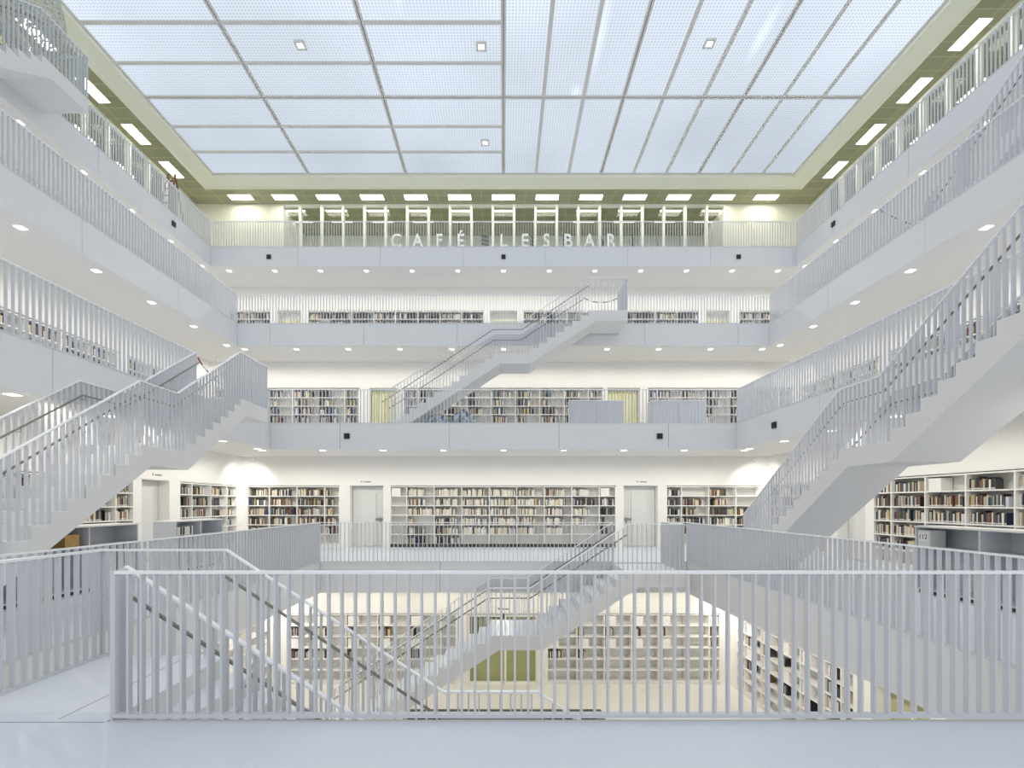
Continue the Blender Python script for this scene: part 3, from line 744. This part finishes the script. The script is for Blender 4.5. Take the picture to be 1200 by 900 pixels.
chain((9.9, 13.1, FZ[7]+1.16), (11.05, 13.1, FZ[7]+.68), 'red and white barrier chain closing the foot of the upper right staircase', .05)

# ------------------------------------------------------------------ recessed downlights and other fixtures
DL_POWER = 45
def downlight(x, y, z, label, size=.08):
    o = empty('downlight', (x, y, z), label, 'downlight', None)
    MB().box(x-size, x+size, y-size, y+size, z-.014, z-.006).build('lamp_lens', M['lamp'], o)
    MB().box(x-size-.02, x+size+.02, y-size-.02, y+size+.02, z-.006, z-.0005).build('lamp_trim', M['shelfw'], o)
    li = bpy.data.lights.new('lamp_beam', 'SPOT'); li.energy = DL_POWER*(.8 if z < 0 else 1); li.spot_size = 3.05; li.spot_blend = .35; li.shadow_soft_size = .03; li.color = (1, .955, .86)
    lo = bpy.data.objects.new('lamp_beam', li); COL.objects.link(lo); lo.location = (x, y, z-.05)
for L, nb in ((6, 4), (7, 5), (8, 6)):
    zz = FZ[L]-TH; yb = EDGE_Y[L]+.42; xs = EDGE_X[L]+.38
    for i in range(-nb, nb+1): downlight(i*1.95, yb, zz, '%s square downlight from left under the back of the %s gallery' % (ORD[i+nb+1], GAL[L]))
    for s, nm in ((-1, 'left'), (1, 'right')):
        k = 0; y = yb-.45
        while y > (5.5 if L == 6 else 8.3 if L == 7 else 11.5):
            k += 1
            downlight(s*xs, y, zz, '%s square downlight from the back under the %s side of the %s gallery' % (ORD[k], nm, GAL[L])); y -= 1.95
zz = -TH
for i in range(-3, 4): downlight(i*1.95, 14.3, zz, '%s square downlight from left above the ground floor bookcases' % ORD[i+4])
for s, nm in ((-1, 'left'), (1, 'right')):
    for k in range(4): downlight(s*6.0, 13.0-k*1.95, zz, '%s square downlight from back over the %s ground floor aisle' % (ORD[k+1], nm))

def spotlamp(x, y, z, tx, ty, tz, label, power=90):
    o = empty('spotlight', (x, y, z), label, 'spotlight')
    d = (Vector((tx, ty, tz))-Vector((x, y, z))).normalized()
    MB().tube([(x, y, z), (x, y, z-.16)], .012).build('spot_arm', M['shelfw'], o)
    c = Vector((x, y, z-.2)); MB().tube([c-d*.08, c+d*.08], .05, 12).build('spot_head', M['shelfw'], o)
    li = bpy.data.lights.new('spot_beam', 'SPOT'); li.energy = power; li.spot_size = 2.2; li.spot_blend = .8; li.shadow_soft_size = .04; li.color = (1, .97, .92)
    lo = bpy.data.objects.new('spot_beam', li); COL.objects.link(lo); lo.location = c+d*.09; lo.rotation_euler = d.to_track_quat('-Z', 'Y').to_euler()
for s, nm in ((-1, 'left'), (1, 'right')):
    spotlamp(s*8.7, 17.2, FZ[6]-TH, s*9.45, 18.1, 1.9, 'white ceiling spotlight in the %s back corner of the lowest gallery' % nm, 110)
    spotlamp(s*6.3, 14.7, -TH, s*7.0, 15.5, -2.0, 'white ceiling spotlight in the %s back corner of the ground floor' % nm, 80)
    spotlamp(s*11.2, 19.4, FZ[7]-TH, s*12.0, 20.3, FZ[6]+1.9, 'white ceiling spotlight in the %s back corner of the second gallery' % nm, 90)
def speaker(x, y, z, axis, label):
    o = empty('fascia_speaker', (x, y, z), label, 'speaker')
    r = .085
    if axis == 'y':
        MB().box(x-r, x+r, y-.05, y, z-r, z+r).build('speaker_box', M['black'], o)
        MB().box(x-.05, x+.05, y-.054, y-.05, z-.05, z+.05).build('speaker_mesh', M['black'], o)
    else:
        s = 1 if x < 0 else -1; a, b = sorted((x, x+s*.05)); MB().box(a, b, y-r, y+r, z-r, z+r).build('speaker_box', M['black'], o)
        a, b = sorted((x+s*.05, x+s*.054)); MB().box(a, b, y-.05, y+.05, z-.05, z+.05).build('speaker_mesh', M['black'], o)
for x, w in ((-9.8, 'left'), (0, 'centre'), (9.82, 'right')): speaker(x, EDGE_Y[8], z8-.40, 'y', 'small black square speaker on the top gallery fascia under the cafe, '+w)
for x, w in ((-4.93, 'left'), (4.92, 'right')): speaker(x, EDGE_Y[6], FZ[6]-.38, 'y', 'small black square speaker on the second gallery back fascia, %s one' % w)
speaker(-EDGE_X[8], 12.23*582/387, z8-.35, 'x', 'small black square speaker on the left side fascia of the top gallery')
speaker(EDGE_X[8], 12.23*582/387, z8-.35, 'x', 'small black square speaker on the right side fascia of the top gallery')
speaker(EDGE_X[6], 7.35*582/318, FZ[6]-.38, 'x', 'small black square speaker on the right side fascia of the second gallery')
# small direction signs over the doors
def door_sign(F, a, z, label):
    o = empty('direction_sign', F(a, -.01, z), label, 'sign')
    MB().fbox(F, a-.17, a-.12, -.018, -.0125, z-.03, z+.03).build('arrow_mark', M['metal'], o)
    MB().fbox(F, a-.06, a+.2, -.018, -.0125, z-.03, z+.015).build('text_mark', M['metal'], o)
F = frame_back(WALL_Y[5]); door_sign(F, -5.05, 2.4, 'tiny grey direction sign above the left grey door'); door_sign(F, 5.05, 2.4, 'tiny grey direction sign above the right grey door')
door_sign(frame_back(WALL_Y[4]), 0, FZ[4]+2.4, 'tiny grey direction sign above the glazed ground floor doors')
door_sign(frame_left(WALL_X[5]), 13.8, 2.4, 'tiny grey direction sign above the left side door')

# ------------------------------------------------------------------ low cabinets on the lowest gallery
def cabinet(F, a0, a1, z0, top, depth, label, n, closed=(), mat='cabinet', name='low_cabinet'):
    o = empty(name, F((a0+a1)/2, depth/2, z0), label, 'cabinet'); t = .03
    MB().fbox(F, a0-.01, a1+.01, -.01, depth+.01, z0+top-t, z0+top).build('worktop', M['shelfw'], o)
    mb = MB(); mb.fbox(F, a0, a0+t, 0, depth, z0+.06, z0+top-t); mb.fbox(F, a1-t, a1, 0, depth, z0+.06, z0+top-t); mb.fbox(F, a0+t, a1-t, depth-t, depth, z0+.06, z0+top-t)
    mb.fbox(F, a0+t, a1-t, 0, depth-t, z0+.06, z0+.09); mb.build('carcass', M[mat], o)
    MB().fbox(F, a0+.05, a1-.05, .03, depth-.03, z0, z0+.06).build('plinth', M['dark'], o)
    w = (a1-a0)/n
    for i in range(1, n): MB().fbox(F, a0+i*w-t/2, a0+i*w+t/2, .005, depth-t, z0+.09, z0+top-t).build('divider', M[mat], o)
    MB().fbox(F, a0+t, a1-t, .01, depth-t, z0+.81, z0+.83).build('shelf', M[mat], o)
    return o
FL, FR = frame_left(7.5), frame_right(7.5)
cabinet(FL, 6.6, 10.2, 0, 1.2, .52, 'long low open white cabinet on left behind the broad staircase foot', 3)
cabinet(FL, 11.37, 13.27, 0, 1.2, .52, 'short low open cabinet on left holding a few magazines', 2)
cabinet(FR, 5.4, 9.05, 0, 1.2, .52, 'low grey open cabinet on right, marked 112 at its end', 3)
rb = empty('sign_box', (7.65, 8.9, .83), 'grey box marked 112 inside the low cabinet on right', 'box')
MB().fbox(FR, 8.76, 9.01, .02, .30, .832, 1.12).build('box_body', M['greybox'], rb)
MB().fbox(FR, 8.80, 8.99, .015, .02, .93, 1.08).build('paper_label', M['shelfw'], rb)
add_text('number', '112', .12, (7.5+.012, 8.895, .965), (PI/2, 0, -PI/2), M['black'], parent=rb, extr=.001, squash=1)
for k in range(12):
    a = 12.38+k*.045 if k else 12.38
    BOOKS.append(dict(F=frame_left(7.5), a=11.47+k*.052, w=.04, h=.20+.03*random.random(), d=.2, z=.832, c=random.choice(['white', 'white', 'black', 'grey']), where='low cabinet on left', bay=0, row=0, idx=k, kind='book'))
wb = empty('wooden_box', (-7.75, 8.7, .83), 'small light oak box in the low cabinet on left', 'box')
mb = MB(); mb.fbox(FL, 8.55, 8.84, .05, .35, .832, .85); mb.fbox(FL, 8.55, 8.57, .05, .35, .85, 1.03); mb.fbox(FL, 8.82, 8.84, .05, .35, .85, 1.03)
mb.fbox(FL, 8.57, 8.82, .33, .35, .85, 1.03); mb.fbox(FL, 8.57, 8.82, .05, .07, .85, 1.03); mb.build('box_body', M['wood'], wb)
MB().fbox(FL, 8.54, 8.85, .04, .36, 1.03, 1.05).build('box_lid', M['wood'], wb)
# grey cabinets on the second gallery
FB = frame_back(17.95)
def screen_cab(a0, a1, label):
    o = empty('reading_cabinet', ((a0+a1)/2, 18.2, FZ[6]), label, 'cabinet'); z0 = FZ[6]
    MB().fbox(FB, a0, a1, 0, .5, z0+.05, z0+1.2).build('carcass', M['cabinet'], o)
    MB().fbox(FB, a0-.02, a1+.02, -.02, .52, z0+1.2, z0+1.23).build('worktop', M['toprail'], o)
    n = 2; w = (a1-a0)/n
    for i in range(n): MB().fbox(FB, a0+i*w+.02, a0+(i+1)*w-.02, -.018, -.001, z0+.1, z0+1.16).build('door_panel', M['cabinet'], o)
    MB().fbox(FB, a0+.05, a1-.05, .03, .45, z0, z0+.05).build('plinth', M['dark'], o)
screen_cab(2.4, 4.35, 'grey low cabinet on the second gallery left of the right yellow curtain')
screen_cab(5.35, 7.3, 'grey low cabinet on the second gallery right of the right yellow curtain')
# felt boulder cushions
def boulder(x, y, z, sx, sy, sz, seed, label):
    bm = bmesh.new(); bmesh.ops.create_icosphere(bm, subdivisions=3, radius=1)
    rnd = random.Random(seed); dirs = [Vector((rnd.uniform(-1, 1), rnd.uniform(-1, 1), rnd.uniform(-1, 1))).normalized() for _ in range(7)]
    for v in bm.verts:
        k = 1+sum(.07*max(0, v.co.normalized().dot(d))**3 for d in dirs)
        v.co = Vector((v.co.x*sx*k, v.co.y*sy*k, max(-.55, v.co.z)*sz*k))
    me = bpy.data.meshes.new('boulder_cushion'); bm.to_mesh(me); bm.free(); me.materials.append(M['sofa'])
    me.polygons.foreach_set('use_smooth', [True]*len(me.polygons))
    lo = min(v.co.z for v in me.vertices)
    o = bpy.data.objects.new('boulder_cushion', me); COL.objects.link(o); o.location = (x, y, z-lo); tag(o, label, 'cushion', None)
boulder(-2.3, 17.5, FZ[6], .46, .36, .40, 1, 'lower mottled grey-blue boulder cushion under the middle staircase')
boulder(-1.4, 17.42, FZ[6], .40, .36, .47, 2, 'larger mottled grey-blue boulder cushion, right of the lower one')
# ladder and netting on the top gallery
ld = empty('step_ladder', (-13.5, 20.2, z8), 'brown wooden step ladder standing on the left top gallery', 'ladder')
def lad(pts): return MB().tube(pts, .035, 6)
for s in (-.28, .28):
    lad([(-13.5+s, 19.6, z8), (-13.5+s*.5, 20.2, z8+2.7)]).build('ladder_rail', M['brownwood'], ld)
    lad([(-13.5+s, 20.8, z8), (-13.5+s*.5, 20.2, z8+2.7)]).build('ladder_leg', M['brownwood'], ld)
for k in range(1, 8):
    t = k/8; ww = .28*(1-t*.5); MB().box(-13.5-ww, -13.5+ww, 19.6+.6*t-.04, 19.6+.6*t+.04, z8+2.7*t-.012, z8+2.7*t+.012).build('ladder_rung', M['brownwood'], ld)
nb = bmesh.new(); bmesh.ops.create_uvsphere(nb, u_segments=32, v_segments=24, radius=1)
for v in nb.verts:
    a = math.atan2(v.co.y, v.co.x); k = 1+.10*math.sin(5*a)+.06*math.sin(9*a+2*v.co.z)
    v.co = Vector((v.co.x*.48*k, v.co.y*.9*k, v.co.z*1.35))
me = bpy.data.meshes.new('safety_net'); nb.to_mesh(me); nb.free(); me.materials.append(M['net']); me.polygons.foreach_set('use_smooth', [True]*len(me.polygons))
o = bpy.data.objects.new('safety_net', me); COL.objects.link(o); o.location = (-11.62, 12.2, z8+1.36+.002); tag(o, 'bundled grey-green safety net on the platform in the top left corner', 'net')
# cafe furniture: dark wire racks and white counter
def rack(x, y, w, dx, label):
    o = empty('wire_rack', (x, y, z8), label, 'rack'); mb = MB(); mb2 = MB()
    for k in range(5): mb.tube([(x+k*w/4, y+dx*k/4, z8), (x+k*w/4, y+dx*k/4, z8+3.7)], .02, 5)
    for k in range(17): mb2.tube([(x, y, z8+.2+k*.215), (x+w, y+dx, z8+.2+k*.215)], .02, 5)
    mb.build('rack_upright', M['dark'], o); mb2.build('rack_shelf', M['dark'], o)
for i, (px, w, dd) in enumerate(((564, .4, .2), (622, .3, .6), (660, .35, .3), (704, .25, .7), (741, .35, 1.3), (770, .35, 1.3), (797, .3, 1.0))):
    rack((px-590)*26.6/582, 26.6, w, dd*.8, '%s dark wire rack from left inside the cafe' % ORD[i+1])
for s, nm in ((-1, 'left'), (1, 'right')):
    a, b = sorted((s*11.25, s*11.4)); struct('wall_'+nm, MB().box(a, b, D8+.2, D8+3.0, z8, CEIL8), M['white'])

# ------------------------------------------------------------------ books
def proj(p):
    if p[1] < .5: return None
    return 590+p[0]*582/p[1], 590-(p[2]-1.6)*582/p[1]
def shown(b):
    p = b['F'](b['a']+b['w']/2, 0, b['z']+b['h']/2); q = proj(p)
    if not q: return 0
    x, y = q; W = b['where']
    if not (2 < x < 1198 and 0 < y < 838): return 0
    if 'right wall' == W[:10] and x > 1070 and y > 612: return 0
    if W == 'right wall bookcase' and (y < 590-(x-1024)*.42+10): return 0
    if W == 'left wall bookcase' and (x < 100 or y > 612): return 0
    if W.startswith('second') or W.startswith('third'): return 0
    if y > 655 and 'ground' not in W: return 0
    if 'ground' in W: return 0
    pa, pb = proj(b['F'](b['a'], 0, b['z'])), proj(b['F'](b['a']+b['w'], 0, b['z']+b['h']))
    return abs(pb[0]-pa[0])*abs(pb[1]-pa[1])
cands = [(shown(b), i) for i, b in enumerate(BOOKS) if b['kind'] == 'book']
cands = sorted([c for c in cands if c[0] > 0], reverse=True)[:300]
single = {i for _, i in cands}
unit = {}
def book_mesh(c):
    # unit book: x thickness, y depth (spine at y=0), z height
    mb = MB(); t = .09
    mb.box(0, t, 0, 1, 0, 1, 0); mb.box(1-t, 1, 0, 1, 0, 1, 0); mb.box(t, 1-t, 0, .04, 0, 1, 0); mb.box(t, 1-t, .04, .97, .015, .975, 1)
    mb.box(.08, .92, -.012, -.001, .06, .16, 2); 
    o = mb.build('book', [BM[c], M['pages'], M['sticker']]); me = o.data; bpy.data.objects.remove(o); return me
rest = MB(); restmats = list(BM.keys()); 
WN = {'wide back bookcase': 'wide back bookcase', 'back corner bookcase on left': 'left back bookcase', 'back corner bookcase on right': 'right back bookcase',
      'far left wall bookcase': 'far left bookcase', 'far right wall bookcase': 'far right bookcase', 'left wall bookcase': 'near left bookcase',
      'right wall bookcase': 'near right bookcase', 'low cabinet on left': 'low left cabinet'}
nbox = {}
for i, b in enumerate(BOOKS):
    F = b['F']; p0 = Vector(F(b['a'], .06, b['z'])); u = (Vector(F(b['a']+1, .06, b['z']))-p0); n = (Vector(F(b['a'], 1.06, b['z']))-p0)
    if i in single:
        if b['c'] not in unit: unit[b['c']] = book_mesh(b['c'])
        o = bpy.data.objects.new('book', unit[b['c']]); COL.objects.link(o)
        # local x -> u, y -> n, z -> z
        R = Matrix((u, n, Vector((0, 0, 1)))).transposed().to_4x4()
        o.matrix_world = Matrix.Translation(p0) @ R @ Matrix.Diagonal((b['w'], b['d'], b['h'], 1))
        side = 'far' if 'wall' in b['where'] else 'left'
        k = b['idx']+1
        if b['where'] == 'low cabinet on left': lab = '%s magazine, %s from near end in the short low left cabinet' % (b['c'], ORD[k])
        elif 'wall' in b['where']: lab = '%s book, %s along %s shelf down, %s nearest bay, %s' % (b['c'], ORD[k], ORD[b['row']+1], ORD[b['bay']+1], WN[b['where']])
        else: lab = '%s book, %s along %s shelf down, %s bay of %s' % (b['c'], ORD[k], ORD[b['row']+1], ORD[b['bay']+1], WN[b['where']])
        tag(o, lab, 'book', 'books in '+WN[b['where']])
    elif b['kind'] == 'book':
        rest.fbox(F, b['a'], b['a']+b['w'], .06, .06+b['d'], b['z'], b['z']+b['h'], restmats.index(b['c']))
        b['rest'] = True
o = rest.build('books', [BM[k] for k in restmats]); tag(o, 'rows of smaller distant books of all colours filling the other bookcases', 'books', kind='stuff')
for b in BOOKS:
    if b['kind'] == 'book': continue
    F = b['F']; nm = 'file_box' if b['kind'] == 'box' else 'bookend'
    o = MB().fbox(F, b['a'], b['a']+b['w'], .04, .04+b['d'], b['z'], b['z']+b['h']).build(nm, M['shelfw'] if nm == 'file_box' else M['cabinet'])
    W = WN.get(b['where'], b['where'])
    tag(o, '%s on %s shelf down, %s bay, %s' % ('white file box' if nm == 'file_box' else 'grey bookend', ORD[b['row']+1], ORD[b['bay']+1], W), 'file box' if nm == 'file_box' else 'bookend',
        'white file boxes' if nm == 'file_box' else 'grey bookends')

# ------------------------------------------------------------------ world, camera, view
w = bpy.data.worlds.new('open_side_fill'); scene.world = w; w.use_nodes = True  # added even fill, entering by the side left open behind the camera
bg = w.node_tree.nodes['Background']; bg.inputs[0].default_value = (0.96, 0.98, 1.0, 1); bg.inputs[1].default_value = 0.85
cam = bpy.data.cameras.new('camera'); co = bpy.data.objects.new('camera', cam); COL.objects.link(co)
co.location = (0, 0, 1.6); co.rotation_euler = (PI/2, 0, 0)
cam.sensor_width = 36; cam.lens = 36*582/1200; cam.shift_x = 10/1200; cam.shift_y = 140/1200; cam.clip_end = 200; cam.clip_start = .05
scene.camera = co
vs = scene.view_settings; vs.view_transform = 'Standard'; vs.look = 'None'; vs.gamma = 1; vs.use_curve_mapping = False; vs.exposure = 0.09
scene.cycles.use_denoising = True
scene.cycles.max_bounces = 8; scene.cycles.diffuse_bounces = 5; scene.cycles.transparent_max_bounces = 16
scene.cycles.sample_clamp_indirect = 4; scene.cycles.sample_clamp_direct = 12
